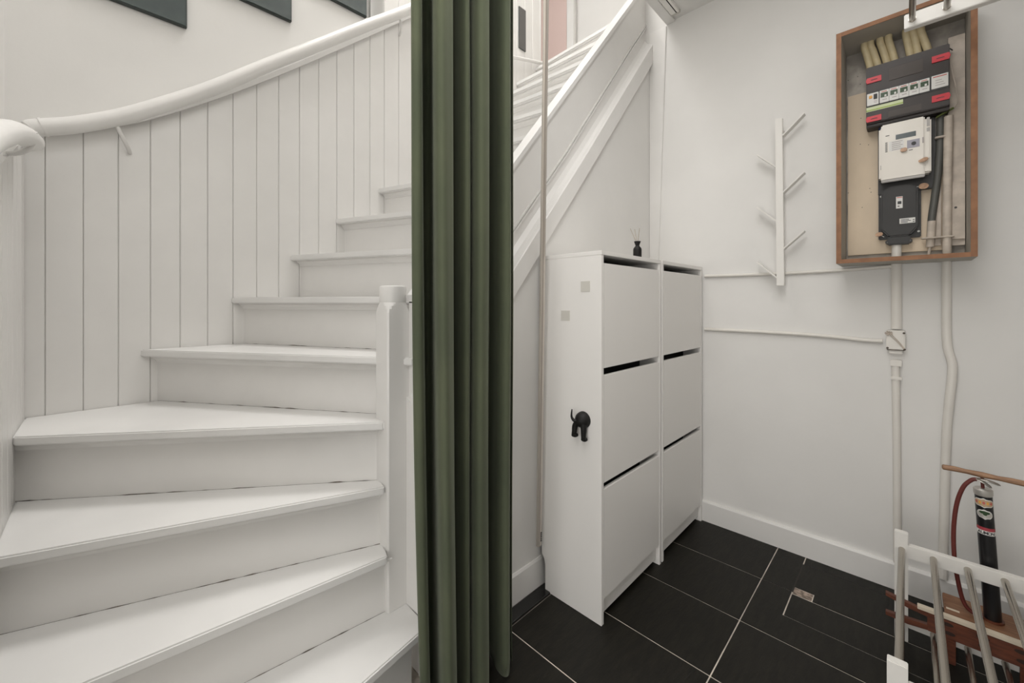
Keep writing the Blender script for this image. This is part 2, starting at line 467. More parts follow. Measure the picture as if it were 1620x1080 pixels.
strip('string_cap_lip', P3(cap, 1.106, -.006), P3(cap, 1.106, -.016), (0, .02, 0), 'gloss_white', stair)
strip('bead', P3(bead, 1.109, .006), P3(bead, 1.109, -.002), (0, .010, 0), 'gloss_white', string)
strip('bead', P3(bead, 1.106, -.008), P3(bead, 1.106, -.018), (0, .012, 0), 'gloss_white', string)
# lower rail with a coved top
bm = bmesh.new()
prof = [(1.064, 0, 1), (1.066, .004, 1), (1.085, .007, 1), (1.100, .016, 1), (1.112, .035, 1), (1.118, .045, 1), (1.118, .0, 0), (1.064, 0, 0)]
rings = []
for (x, zt), (_, zb) in zip(lrt, lrb):
    rings.append([bm.verts.new((x, y, (zt if k else zb) + dz - (.004 if k else 0))) for y, dz, k in prof])
for i in range(len(rings)-1):
    n_ = len(prof)
    for k in range(n_): bm.faces.new([rings[i][k], rings[i][(k+1)%n_], rings[i+1][(k+1)%n_], rings[i+1][k]])
bm.faces.new(rings[0]); bm.faces.new(rings[-1][::-1])
obj('lower_rail', bm, 'gloss_white', stair)
# end of the wall under the rail, beside the newel
prism('end_board', [(.690, 1.074, RISE), (.690, 1.15, RISE), (.690, 1.15, .86), (.690, 1.064, .80), (.690, 1.064, .73), (.690, 1.074, .72)], (.012, 0, 0), 'gloss_white', stair)
tube('corner_bead', [(.694, 1.070, RISE+.001), (.694, 1.070, .72)], .0045, 'gloss_white', stair, 8)

# ============================================================ HANDRAILS
hr = thing('handrail', 'long white round handrail curving up the boarded wall', 'handrail', (-.13, 1.98, 1.7))
rp = [(-.150, 1.708), (-.136, 1.717), (-.054, 1.752), (.044, 1.808), (.135, 1.872), (.304, 2.004), (.503, 2.180), (.711, 2.360), (.959, 2.577), (1.196, 2.778), (1.60, 3.13)]
tube('rail', smoothpath([(x, 1.975, z) for x, z in rp], 5), .0265, 'gloss_white', hr, 20)
tube('rail_ring', [(-.128, 1.975, 1.7205), (-.1215, 1.975, 1.7232)], .0285, 'gloss_white', hr, 20)
for bx, bz in [(.060, 1.785), (1.16, 2.735)]:
    tube('bracket', smoothpath([(bx-.02, 1.98, bz+.005), (bx-.005, 1.985, bz-.03), (bx+.012, 2.01, bz-.062), (bx+.02, 2.039, bz-.075)], 4), .0065, 'gloss_white', hr, 10)
h2 = thing('handrail', 'short white round handrail end at the far left edge', 'handrail', (-.115, 1.0, 1.3))
rq = [(-.140, .40, .90), (-.139, .70, 1.18), (-.138, 1.0, 1.385), (-.137, 1.34, 1.515), (-.135, 1.60, 1.585), (-.135, 1.79, 1.622)]
tube('rail', smoothpath(rq, 6), .0260, 'gloss_white', h2, 20)
tube('bracket', smoothpath([(-.116, 1.60, 1.60), (-.122, 1.62, 1.565), (-.145, 1.63, 1.545), (-.167, 1.63, 1.54)], 4), .006, 'gloss_white', h2, 12)
lathe('bracket_plate', (-.168, 1.63, 1.53), [(.014, 0), (.014, .004), (.009, .006)], 'gloss_white', h2, 20, 'x')
# landing rail end
h3 = thing('handrail', 'small white handrail end under the narrow grey picture', 'handrail', (2.3, 1.99, 3.0))
tube('rail', [(2.02, 2.01, 2.895), (2.40, 2.01, 3.005)], .012, 'gloss_white', h3, 14)
tube('bracket', [(2.385, 2.01, 3.0), (2.385, 2.01, 2.975), (2.385, 2.039, 2.965)], .005, 'steel', h3, 8)

# ============================================================ PICTURES
def picture(x0, x1, z0, z1, label, y=2.08, grp='dark pictures stepping up the stair wall'):
    t = thing('framed_picture', label, 'picture', ((x0+x1)/2, y, z0), grp)
    box('frame', (x0, y-.018, z0), (x1, y-.0005, z1), 'picture_edge', t, .0015)
    box('glazed_print', (x0+.004, y-.020, z0+.004), (x1-.004, y-.0175, z1-.004), 'picture_glass', t)
picture(-.055, .247, 2.262, 2.80, 'dark grey-green picture, leftmost and lowest above the handrail')
picture(.330, .632, 2.476, 3.01, 'dark grey picture, the middle of the three above the handrail')
picture(.705, 1.000, 2.682, 3.22, 'blue-grey picture, rightmost and highest of the three above the handrail')
t = thing('framed_picture', 'narrow grey picture on the white wall right of the curtain top', 'picture', (2.18, 2.04, 3.01))
box('frame', (2.150, 2.033, 3.025), (2.222, 2.0395, 3.33), 'picture_edge', t, .001)
box('glazed_print', (2.151, 2.031, 3.026), (2.221, 2.0332, 3.329), 'picture_grey', t)

# ============================================================ CURTAIN AND ITS RAIL
rail = thing('curtain_rail', 'white ceiling curtain rail with a dark slot', 'curtain rail', (1.2, .90, 2.73))
bm = bmesh.new()
add_box(bm, (.15, .886, 2.738), (2.20, .8980, ZC-.0005)); add_box(bm, (.15, .9035, 2.738), (2.20, .930, ZC-.0005)); add_box(bm, (.15, .8985, 2.7395), (2.20, .9030, ZC-.0008))
obj('rail_profile', bm, 'rack_white', rail)
box('slot', (.16, .8981, 2.7386), (2.199, .9034, 2.7394), 'dark_void', rail)
box('end_cap', (2.20, .884, 2.736), (2.212, .931, ZC-.0005), 'alu', rail, .002)
box('rail_clip', (2.085, .92, 2.739), (2.10, .934, 2.7425), 'steel_dark', rail)

cur = thing('curtain', 'floor length dark green velvet curtain hanging in deep folds', 'curtain', (.74, .93, 0))
# plan of the folds: (px in the view at mid height, distance offset from the rail line)
fold_px = [(653, .925), (650, .908), (655, .893), (663, .895), (666, .94), (666, .995), (675, 1.010), (684, .985), (686, .92), (688, .865), (698, .838), (709, .848), (715, .875),
           (711, .935), (713, .975), (720, .955), (728, .915), (737, .888), (742, .895), (739, .935), (742, .955), (748, .905), (757, .868), (766, .862), (772, .885), (768, .945),
           (773, .990), (780, .965), (787, .925), (797, .893), (805, .883), (807, .900), (804, .930), (808, .930), (812, .905)]
fold = [(at_y(px, 540, y).x, y) for px, y in fold_px]
path = smoothpath([(x, y, 0) for x, y in fold], 5)
bm = bmesh.new(); NZ = 60; rows = []
c0 = .745
for j in range(NZ+1):
    z = .012 + (2.735-.012)*j/NZ; t = z/2.735
    row = []
    for i, p in enumerate(path):
        s_ = p.x - c0
        wide = 1 - .20*(1-t)**3*(1 if s_ < 0 else .10)        # gathers a little towards the foot on the left
        amp = 1.0 - .25*max(0, (t-.85)/.15)
        x = c0 + s_*wide + .004*noise.noise(V((p.x*14, z*.9, 2)))
        y = .905 + (p.y-.905)*amp + .006*noise.noise(V((p.x*18, z*.8, 9)))
        row.append(bm.verts.new((x, y, z)))
    rows.append(row)
for j in range(NZ):
    for i in range(len(path)-1): bm.faces.new([rows[j][i], rows[j][i+1], rows[j+1][i+1], rows[j+1][i]])
fab = obj('fabric', bm, 'curtain', cur, True)
for f in fab.data.polygons: f.use_smooth = True
for e in fab.data.edges: e.use_edge_sharp = False
so = fab.modifiers.new('thickness', 'SOLIDIFY'); so.thickness = .0025
for i in range(7):
    x = .575 + .056*i
    tube('glider', [(x, .901, 2.742), (x, .905, 2.728), (x, .92, 2.715)], .003, 'label_white', cur, 8)

# slim hanging rod beside the curtain
pa = at_y(850.5, 862, 1.045); pb = at_y(862, 0, .985)
pt = pa + (pb-pa)*((2.735-pa.z)/(pb.z-pa.z))
rod = thing('draw_rod', 'slim white draw rod hanging between the curtain and the shoe cabinets', 'rod', (pa.x, pa.y, pa.z))
bm = bmesh.new(); u = V((.0115, 0, 0)); v_ = V((0, .012, 0))
q0 = [pa-u-v_, pa+u-v_, pa+u, pa-u]; 
add_prism(bm, q0, pt-pa, .002); obj('rod_profile', bm, 'rod', rod, True)
dd = pt - pa
bm = bmesh.new(); w0 = V((0, -.0125, 0))
add_prism(bm, [pa-V((.0075, 0, 0))+w0, pa+V((.0002, 0, 0))+w0, pa+V((.0002, .0005, 0))+w0, pa-V((.0075, -.0005, 0))+w0], dd*.999); obj('groove', bm, 'rod_grey', rod)
for k, h in enumerate([.018, .026, .034, .042, .049]):
    p = pa + dd*(h/dd.z) + V((.0065, -.0124, 0))
    box('printed_mark', (p.x-.0035, p.y-.0006, p.z), (p.x+.0035, p.y+.001, p.z+.0055-.001*(k % 2)), 'print', rod)

# ============================================================ SHOE CABINETS
def cabinet(x0, x1, label, first):
    t = thing('shoe_cabinet', label, 'cabinet', ((x0+x1)/2, .93, 0), 'slim shoe cabinets side by side')
    yf, yb, ht, th = .786, 1.066, 1.350, .016
    for xa in (x0, x1-th):
        pts = [(xa, yf, 0), (xa, yb-.018, 0), (xa, yb-.018, .105), (xa, yb-.012, .128), (xa, yb, .142), (xa, yb, ht-th), (xa, yf, ht-th)]
        prism('side_panel', pts, (th, 0, 0), 'cupboard_white', t, .0012)
    box('top_panel', (x0, yf-.001, ht-th), (x1, yb, ht), 'cupboard_white', t, .0012)
    box('back_panel', (x0+th, yb-.012, .14), (x1-th, yb-.006, ht-th), 'black_matt', t)
    box('plinth', (x0+th, yf+.016, .022), (x1-th, yf+.030, .088), 'cupboard_white', t, .001)
    box('inner_shade_sheet', (x0+th, .88, .09), (x1-th, .884, ht-th-.02), 'dark_void', t)  # near-black sheet painting the interior shade seen through the door gaps
    e = .0025
    for za, zb in [(.088, .486), (.508, .898), (.924, 1.305)]:
        dr = box('door', (x0+th+e, yf+.001, za), (x1-th-e, yf+.016, zb), 'cupboard_white', t, .0015)
        box('tray', (x0+th+.012, yf+.016, za+.01), (x1-th-.012, .875, za+.016), 'black_matt', dr)
    return t
cab = cabinet(1.261, 1.751, 'white three-door shoe cabinet with the dog tail hook, left of the two', True)
cab2 = cabinet(1.763, 2.253, 'white three-door shoe cabinet next to the right wall', False)
for (ya, yb_, za, zb) in [(.874, .834, 1.202, 1.241), (.966, .925, 1.093, 1.131)]:
    box('adhesive_pad', (1.2595, yb_, za), (1.2612, ya, zb), 'pad', cab, label='square beige adhesive pad left on the cabinet side')

# dog rump hook on the cabinet side
hk = thing('wall_hook', 'small black hook shaped like the back half of a dog', 'hook', (1.261, .868, .66))
bm = bmesh.new()
X0 = 1.2605
# body: hemisphere towards -x
r_ = .031; cyy, czz = .862, .727
prof = [(r_*math.cos(a), -r_*1.15*math.sin(a)) for a in [i*PI/2/8 for i in range(8)]] + [(.003, -r_*1.15)]
add_lathe(bm, (X0, cyy, czz), prof, 24, 'x')
def limb(pts, rs): add_tube(bm, smoothpath(pts, 5), [rs[0] + (rs[-1]-rs[0])*i/((len(pts)-1)*5) if len(rs) == 2 else None for i in range((len(pts)-1)*5+1)], 12)
limb([(X0-.020, .872, .722), (X0-.022, .884, .705), (X0-.024, .886, .685), (X0-.024, .889, .672)], (.0125, .0085))
limb([(X0-.018, .852, .718), (X0-.020, .848, .700), (X0-.021, .848, .680), (X0-.021, .848, .664)], (.0125, .0085))
limb([(X0-.024, .891, .672), (X0-.026, .882, .671), (X0-.026, .872, .675)], (.0095, .006))
limb([(X0-.021, .850, .664), (X0-.024, .841, .663), (X0-.024, .833, .667)], (.0095, .006))
limb([(X0-.026, .872, .728), (X0-.034, .882, .728), (X0-.038, .889, .742), (X0-.037, .888, .768)], (.0080, .002))
obj('dog_figure', bm, 'black_matt', hk, True)

# reed diffuser
rd = thing('reed_diffuser', 'small black reed diffuser bottle on top of the shoe cabinets', 'diffuser', (1.636, .84, 1.35))
lathe('bottle', (1.636, .84, 1.3502), [(.016, 0), (.0175, .002), (.0178, .040), (.0165, .047), (.010, .055), (.008, .059), (.009, .062), (.0135, .074), (.0142, .077), (.0100, .0775), (.008, .073)], 'black_matt', rd, 28)
for dx, dy in [(-.010, .012), (.003, -.008), (.006, .008)]:
    tube('reed', [(1.636, .84, 1.41), (1.626+dx*1.6, .84+dy*1.6, 1.482)], .0009, 'reed', rd, 6)

# ============================================================ COAT RACK ON THE RIGHT WALL
cr = thing('coat_rack', 'white vertical wall coat rack with six slanted pegs', 'coat rack', (XR, .42, 1.24))
px0, px1 = XR-.062, XR-.042
bm = bmesh.new()
add_prism(bm, [(px0, .408, 1.240), (px0, .438, 1.240), (px0, .444, 2.020), (px0, .416, 2.016)], (.020, 0, 0), .0015)
obj('post', bm, 'rack_white', cr, True)
for z in (1.30, 1.66, 1.95): box('wall_spacer', (px1, .418, z), (XR, .434, z+.022), 'rack_white', cr, .001)
def peg(y0, z0, y1, z1):
    bm = bmesh.new(); th = .006
    a = V((px0+.002, y0, z0)); b = V((px0-.0, y1, z1)); dd = (b-a).normalized(); nn = V((0, -dd.z, dd.y))*th
    if nn.z < 0: nn = -nn
    add_prism(bm, [a, b, b+nn, a+nn], (.034, 0, 0), .001)
    obj('peg', bm, 'rack_white', cr, True)
for z in (1.932, 1.668, 1.405): peg(.413, z, .331, z+.077)
for z in (1.790, 1.537, 1.274): peg(.440, z, .522, z+.080)

# ============================================================ PIPES ON THE RIGHT WALL
def pipe(name, pts, r, label, m='painted_pipe', n=1, cat='pipe', clips=(), flat=(1, 1)):
    P_ = [V(p) for p in pts]
    if n > 1: P_ = smoothpath(P_, n)
    t = thing(name, label, cat, P_[-1])
    tube('tube', P_, r, m, t, 14, flat)
    for c_ in clips: box('clip', *c_, m, t, .002)
    return t
pipe('conduit_pipe', [(XR-.008, .776, 1.302), (XR-.008, .60, 1.300), (XR-.008, .446, 1.299), (XR-.008, .233, 1.302), (XR-.008, .045, 1.310)], .0075, 'thin white conduit running level under the fuse box to the shoe cabinets', n=4)
pipe('conduit_pipe', [(XR-.008, .776, 1.020), (XR-.008, .45, 1.018), (XR-.008, .25, 1.012), (XR-.009, .13, 1.003), (XR-.011, .075, 1.003)], .0085, 'thin white conduit ending at the small square junction box', n=4)
pipe('drop_pipe', [(XR-.012, .037, .930), (XR-.012, .033, .6), (XR-.012, .031, .11)], .0125, 'straight white pipe below the small junction box down to the skirting', n=2,
     clips=[((XR-.026, .018, .850), (XR, .050, .862)), ((XR-.026, .018, .905), (XR, .052, .93))])
box_ = pipe('cable_duct', [(XR-.012, .034, 1.055), (XR-.012, .034, 1.335)], .0165, 'flat white cable duct between fuse box and junction box', 'painted_pipe', cat='duct', flat=(.7, 1))
pipe('bent_pipe', [(XR-.014, -.104, 1.325), (XR-.014, -.104, 1.18), (XR-.014, -.104, 1.05), (XR-.016, -.108, .985), (XR-.018, -.118, .935), (XR-.018, -.118, .88), (XR-.016, -.108, .74), (XR-.014, -.103, .62), (XR-.014, -.098, .35), (XR-.014, -.094, .11)], .0135, 'white pipe with a bend, right of the straight pipe', n=5)
jb = thing('junction_box', 'small square white painted junction box with torn wires', 'junction box', (XR, .036, .96))
box('cover', (XR-.030, .008, .972), (XR-.0005, .064, 1.050), 'painted_pipe', jb, .003)
box('base', (XR-.024, .016, .955), (XR-.0005, .056, .972), 'painted_pipe', jb, .002)
box('gap', (XR-.0295, .010, .9695), (XR-.001, .062, .9725), 'dirt', jb)
tube('wire', [(XR-.032, .058, 1.036), (XR-.034, .035, 1.01), (XR-.033, .012, .978)], .0012, 'dusty_pipe', jb, 6)
tube('wire', [(XR-.032, .052, 1.038), (XR-.035, .030, 1.01), (XR-.033, .010, .980)], .0012, 'dusty_pipe', jb, 6)
for y_, z_ in [(.012, 1.040), (.010, .975), (.060, .978)]:
    lathe('screw', (XR-.0305, y_, z_), [(.004, -.002), (.004, .001)], 'dirt', jb, 10, 'x')
bm = bmesh.new()
for k in range(14):
    a = k*2.4; p = V((XR-.032, .056, 1.038))
    add_tube(bm, [p, p+V((-.006, .012*math.cos(a), .010*math.sin(a)))], .0012, 5)
obj('torn_paint', bm, 'dusty_pipe', jb)

# ============================================================ METER CUPBOARD
XB = 2.075
mb = thing('meter_cupboard', 'open shallow wooden box with brown edges around the fuse boards', 'cupboard', (XR, .015, 1.316))
yl, yr, zb, zt = .207, -.168, 1.318, 2.240; th = .016
def edged(name, a, b):
    o = box(name, (XB+.003, a[0], a[1]), (XR-.0005, b[0], b[1]), 'box_grey', mb)
    box('brown_edge', (XB, a[0], a[1]), (XB+.003, b[0], b[1]), 'mdf', o)
edged('side_panel', (yl-th, zb), (yl, zt)); edged('side_panel', (yr, zb), (yr+th, zt))
edged('top_panel', (yr+th, zt-th), (yl-th, zt)); edged('bottom_panel', (yr+th, zb), (yl-th, zb+th))
XK = XR-.018
box('backboard', (XK, yr+.055, zb+.045), (XR-.001, yl-th-.006, 2.045), 'plywood', mb, .001)
box('bare_wall_patch', (XR-.006, yr+th+.001, zb+th), (XR-.001, yl-th-.001, zt-th), 'dusty_wall', mb)
def onK(px, py, x=XK): return at_x(px, py, x)
# narrow plank at the right and pieces of board
def yz(name, q, x0, x1, m, parent, bev=0, label=None):
    """rectangle given by pixel corners (left top, right bottom) on the plane x0, reaching back to x1"""
    a = at_x(q[0], q[1], x0); b = at_x(q[2], q[3], x0)
    return box(name, (x0, a.y, a.z), (x1, b.y, b.z), m, parent, bev, 2, label)
yz('plank', (1500, 60, 1527, 387), XK-.016, XK, 'dusty_pipe', mb, .001)
yz('plank', (1499, 290, 1527, 377), XK-.028, XK-.016, 'dusty_pipe', mb, .001)
lathe('screw', at_x(1512, 328, XK-.029), [(.004, 0), (.004, .0015)], 'print', mb, 10, 'x')
yz('plank', (1478, 190, 1489, 388), XK-.012, XK, 'dusty_pipe', mb, .001)
for q in [(1357, 121), (1361, 133), (1362, 187), (1361, 228), (1374, 229), (1376, 298), (1378, 304), (1342, 305), (1364, 328), (1342, 127)]:
    p = at_x(q[0], q[1], XK-.0008); lathe('nail_hole', p, [(.0016, 0), (.0016, .001)], 'print', mb, 8, 'x')
# cream pipes bending in from the top
for i, (xa, ya, xb, yb_) in enumerate([(1368, 77, 1377, 101), (1378, 73, 1389, 97), (1393, 68, 1403, 92), (1406, 64, 1415, 87), (1434, 57, 1440, 80), (1445, 52, 1452, 77), (1457, 50, 1468, 73)]):
    a = at_x(xa, ya, XK-.050); b = at_x(xb, yb_, XK-.030)
    b.z -= .03
    tube('cream_pipe', smoothpath([(XK-.052, a.y+.001, zt-th), (XK-.052, a.y+.0005, a.z+.0), (XK-.046, (a.y*.6+b.y*.4), a.z-.030), (XK-.032, b.y, b.z+.012), (XK-.026, b.y-.004, b.z-.02)], 4), .0118, 'cream_pipe', mb, 12)
b_ = at_x(1497, 100, XK-.02)
tube('thin_wire', smoothpath([(XK-.03, -.085, 2.09), (XK-.05, -.105, 2.07), (XK-.05, -.118, 2.0), (XK-.045, -.130, 1.91), (XK-.03, -.122, 1.885), (XK-.02, -.105, 1.875)], 4), .0018, 'dusty_pipe', mb, 6)
tube('thin_wire', smoothpath([(XK-.03, -.085, 2.10), (XK-.04, -.105, 2.108), (XK-.03, -.118, 2.10)], 4), .002, 'print', mb, 6)

# consumer unit
fu = thing('fuse_board', 'black fuse board with red clips and a row of breakers', 'fuse board', (XK, .006, 1.86))
XF = 2.178
yA, yB, zA, zB = .122, -.109, 1.872, 2.112
box('housing', (XF+.012, yB, zA), (XK-.0005, yA, zB), 'unit_black', fu, .003)
box('cover', (XF, yB, zA+.012), (XF+.012, yA, zB), 'unit_black', fu, .003)
yz('smoked_window', (1407, 98, 1461, 75), XF-.003, XF, 'unit_smoke', fu, .001) if False else None
box('smoked_panel', (XF-.002, -.040, 2.034), (XF+.001, .054, 2.084), 'unit_smoke', fu, .001)
box('smoked_panel', (XF-.002, -.036, 1.890), (XF+.001, .056, 1.915), 'unit_smoke', fu, .001)
def clip(ya, yb, z0, z1, s):
    bm = bmesh.new()
    e = (ya, yb) ; notch = .004*s
    pts = [(XF-.004, ya, z0), (XF-.004, yb, z0), (XF-.004, yb - (notch if s > 0 else 0), (z0+z1)/2), (XF-.004, yb, z1), (XF-.004, ya, z1), (XF-.004, ya - (notch if s < 0 else 0), (z0+z1)/2)]
    add_prism(bm, pts, (.005, 0, 0)); o = obj('red_clip', bm, 'red_clip', fu)
    m_ = (ya+yb)/2
    box('slot', (XF-.0045, m_-.010*1, (z0+z1)/2-.0015), (XF-.0035, m_+.010, (z0+z1)/2+.001), 'print', o)
clip(.119, .076, 2.045, 2.067, -1); clip(.119, .076, 1.889, 1.911, -1)
clip(-.063, -.107, 2.054, 2.078, 1); clip(-.063, -.107, 1.907, 1.931, 1)
# the row of modules
XM = XF-.003
zr0, zr1 = 1.954, 2.003
box('module_slot', (XM+.0015, -.108, zr0-.004), (XM+.004, .121, zr1+.005), 'print', fu)
ms = box('main_switch', (XM-.002, .084, zr0), (XM+.003, .119, zr1), 'label_white', fu, .001)
box('orange_button', (XM-.005, .103, zr0+.028), (XM-.001, .113, zr0+.039), 'orange_print', ms, .001)
box('rocker', (XM-.005, .088, zr0+.022), (XM-.001, .099, zr0+.042), 'print', ms, .001)
for k in range(2): box('printed_line', (XM-.0025, .088, zr0+.008+k*.006), (XM-.0018, .098, zr0+.010+k*.006), 'print_grey', ms)
y_ = .081; wd = .0278
for k in range(5):
    a = y_ - wd*k; b = a - wd + .0008
    br = box('breaker', (XM-.002, b, zr0), (XM+.003, a, zr1), 'label_white', fu, .0006)
    box('toggle_well', (XM-.003, b+.003, zr0+.021), (XM-.0015, a-.003, zr0+.039), 'breaker_green', br)
    box('toggle', (XM-.008, b+.007, zr0+.020), (XM-.001, b+.013, zr0+.028), 'label_white', br, .001)
    box('printed_line', (XM-.0026, b+.006, zr0+.042), (XM-.0019, a-.005, zr0+.0445), 'print_red', br)
    box('printed_line', (XM-.0026, b+.006, zr0+.010), (XM-.0019, a-.008, zr0+.0125), 'print_grey', br)
em = box('earth_leakage_module', (XM-.002, -.105, zr0+.002), (XM+.003, -.062, zr1+.002), 'label_white', fu, .001)
box('printed_line', (XM-.0026, -.101, zr1-.006), (XM-.0019, -.066, zr1-.003), 'print_red', em)
for k in range(3): box('printed_line', (XM-.0026, -.097+.004*k, zr0+.012+.009*k), (XM-.0019, -.072, zr0+.014+.009*k), 'print_grey', em)
ls = box('label_strip', (XF-.0015, .014, 1.931), (XF+.001, .121, 1.949), 'strip_green', fu)
box('printed_line', (XF-.0020, .014, 1.934), (XF-.0012, .121, 1.938), 'strip_line', ls)

# electricity meter on its black plate
em_ = thing('electricity_meter', 'white electricity meter with a grey display and button', 'meter', (XK, .02, 1.63))
XE = 2.178
box('mounting_plate', (XK-.022, -.075, 1.600), (XK-.0005, .088, 1.870), 'black_plastic', em_, .003)
mc = box('casing', (XE+.006, -.062, 1.652), (XK-.022, .084, 1.856), 'meter_white', em_, .005)
fc = box('front_cover', (XE, -.045, 1.644), (XE+.008, .077, 1.866), 'meter_white', em_, .005)
box('shade_band', (XE+.001, -.045, 1.637), (XE+.010, .077, 1.648), 'meter_shade', fc, .002)
yz('display', (1417, 213, 1449, 221), XE-.001, XE, 'lcd', fc) if False else None
def fp(name, px0, py0, px1, py1, m, parent, x=XE, t=.0012, bev=0):
    a = at_x(px0, py0, x); b = at_x(px1, py1, x); return box(name, (x-t, a.y, a.z), (x+.0004, b.y, b.z), m, parent, bev)
def quad_on(name, lx, ly0, ly1, rx, m, parent, x=XE, t=.0012, bev=0):
    """upright rectangle: left edge pixels (lx, ly0..ly1), right edge at column rx"""
    a = at_x(lx, ly0, x); b = at_x(lx, ly1, x); c = at_x(rx, ly0, x)
    return box(name, (x-t, a.y, b.z), (x+.0004, c.y, a.z), m, parent, bev)
quad_on('display', 1417, 213.5, 221, 1449, 'lcd', fc)
bt = quad_on('button_panel', 1435, 222.5, 235, 1455, 'button_grey', fc)
p = at_x(1445.5, 226.5, XE-.0012); lathe('button', (p.x-.002, p.y, p.z), [(.0065, 0), (.0065, .0025)], 'print', bt, 20, 'x')
for k in range(7):
    quad_on('barcode_bar', 1400.5, 226+k*2.3, 227.2+k*2.3, 1404, 'print', fc, t=.0006)
quad_on('data_box', 1406, 224.5, 240, 1430, 'label_white', fc, t=.0004)
for k in range(5): quad_on('printed_line', 1411, 225+k*3, 226+k*3, 1428-(k % 2)*3, 'print_grey', fc, t=.0007)
quad_on('printed_line', 1401, 215, 216, 1407, 'print', fc, t=.0007)
quad_on('printed_line', 1438, 237, 238, 1444, 'print', fc, t=.0007)
quad_on('printed_line', 1459, 217, 226, 1461.5, 'print_grey', fc, t=.0007)
for (a, b, c, d_) in [(1394, 214, 1399, 222), (1393, 262, 1398, 269)]: quad_on('terminal_latch', a, b, d_, c, 'meter_shade', mc, x=XE+.006)
for (a, b, c, d_) in [(1466, 186, 1471, 200), (1466, 202, 1471, 208)]: quad_on('terminal_latch', a, b, d_, c, 'meter_shade', mc, x=XE+.006)
def seal(px, py, x, parent, r=.010, tilt=.4, tail=(.0, .02, .0)):
    p = at_x(px, py, x)
    bm = bmesh.new()
    n_ = V((-1, .5*tilt, .9*tilt)).normalized(); a = n_.cross(V((0, 0, 1))).normalized(); b = n_.cross(a)
    f0 = [p + (a*math.cos(2*PI*k/16) + b*math.sin(2*PI*k/16)*.8)*r for k in range(16)]
    add_prism(bm, f0, n_*.003)
    o = obj('lead_seal', bm, 'seal', parent)
    tube('seal_wire', [p, p+V(tail)*.5+V((.004, 0, 0)), p+V(tail)+V((.008, 0, 0))], .0012, 'label_white', o, 6)
seal(1430, 237, XE-.006, em_, .010, .3, (0, .0, .012)); seal(1461, 253, XE-.004, em_, .014, .9, (0, -.018, .008))

# service fuse box below
sf = thing('service_fuse_box', 'black service fuse box with cut corners below the meter', 'fuse box', (XK, .025, 1.39))
box('base_plate', (XK-.016, -.036, 1.418), (XK-.0005, .087, 1.612), 'black_plastic', sf, .003)
cy0, cy1, cz0, cz1 = .078, -.027, 1.424, 1.625; cc = .022
xo = 2.206
hexp = [(xo+.046-.01, 0, 0)]
pts = [(xo, cy0, cz0+cc*1.4), (xo, cy0-cc, cz0), (xo, cy1+cc, cz0), (xo, cy1, cz0+cc*1.4), (xo, cy1, cz1-cc), (xo, cy1+cc, cz1), (xo, cy0-cc, cz1), (xo, cy0, cz1-cc)]
prism('cover', pts, (XK-.016-xo, 0, 0), 'black_plastic', sf, .005)
bp = box('cable_gland', (xo+.006, -.006, 1.392), (XK-.002, .060, 1.424), 'black_plastic', sf, .004)
box('gland_foot', (xo+.012, -.012, 1.398), (XK-.002, .066, 1.412), 'black_plastic', sf, .003)
for (a, b) in [(.079, 1.594), (-.029, 1.440)]: lathe('screw', (XK-.0185, a, b), [(.0035, 0), (.0045, .0035)], 'label_white', sf, 12, 'x')
for (a, b) in [(.058, 1.403), (-.004, 1.405)]: lathe('screw', (xo+.010, a, b), [(.003, 0), (.0035, .0025)], 'meter_shade', sf, 12, 'x')
sw = quad_on('rating_window', 1417.5, 311.5, 330, 1428, 'label_white', sf, x=xo, t=.001)
quad_on('switch', 1420, 318.5, 323, 1426, 'print', sw, x=xo-.001, t=.001)
quad_on('printed_line', 1420, 325.5, 327, 1423, 'print', sw, x=xo-.001, t=.0004)
quad_on('printed_line', 1418.5, 312.2, 313.4, 1427.5, 'print_red', sw, x=xo-.001, t=.0004)
lb = quad_on('paper_label', 1423, 346, 354, 1448, 'label_white', sf, x=xo, t=.001)
for k, (a, b) in enumerate([(1425, 1438), (1425, 1441), (1425, 1436)]): quad_on('printed_line', a, 347.3+k*2.1, 348.3+k*2.1, b, 'print', lb, x=xo-.001, t=.0004)
for k in range(2): quad_on('printed_line', 1444, 346.5+k*3, 347.8+k*3, 1447, 'print', lb, x=xo-.001, t=.0004)
seal(1461, 294, xo+.0, sf, .014, -.5, (0, .018, .002)); seal(1391, 371, xo+.0, sf, .012, .6, (0, -.014, -.010))
bpl = box('blue_connector', (XK-.030, .062, 1.862), (XK-.004, .086, 1.874), 'blue_plastic', em_, .002)

# cables inside the cupboard
pipe('supply_cable', [(XK-.022, -.0, 1.0)] and [(XR-.03, .033, 1.395), (XR-.028, .034, 1.336)], .0155, 'white supply cable entering the service fuse box from below', 'painted_pipe', cat='cable')
pipe('grey_cable', [(XK-.016, -.088, 1.872), (XK-.018, -.086, 1.75), (XK-.018, -.078, 1.62), (XK-.018, -.066, 1.500), (XK-.018, -.064, 1.47)], .0115, 'thick dark grey cable behind the white meter', 'grey_cable', 4, 'cable')
pipe('capped_cable', [(XK-.018, -.0645, 1.474), (XK-.018, -.063, 1.43), (XK-.018, -.060, 1.375)], .0125, 'cream sleeve on the grey cable ending beside the black fuse box', 'dusty_pipe', 3, 'cable')
tube('tail_wire', [(XK-.018, -.060, 1.375), (XK-.020, -.056, 1.345)], .0045, 'dusty_pipe', None, 8)
tag(bpy.data.objects['tail_wire'], 'short thin cream wire hanging out of the sleeve on the grey cable', 'wire')
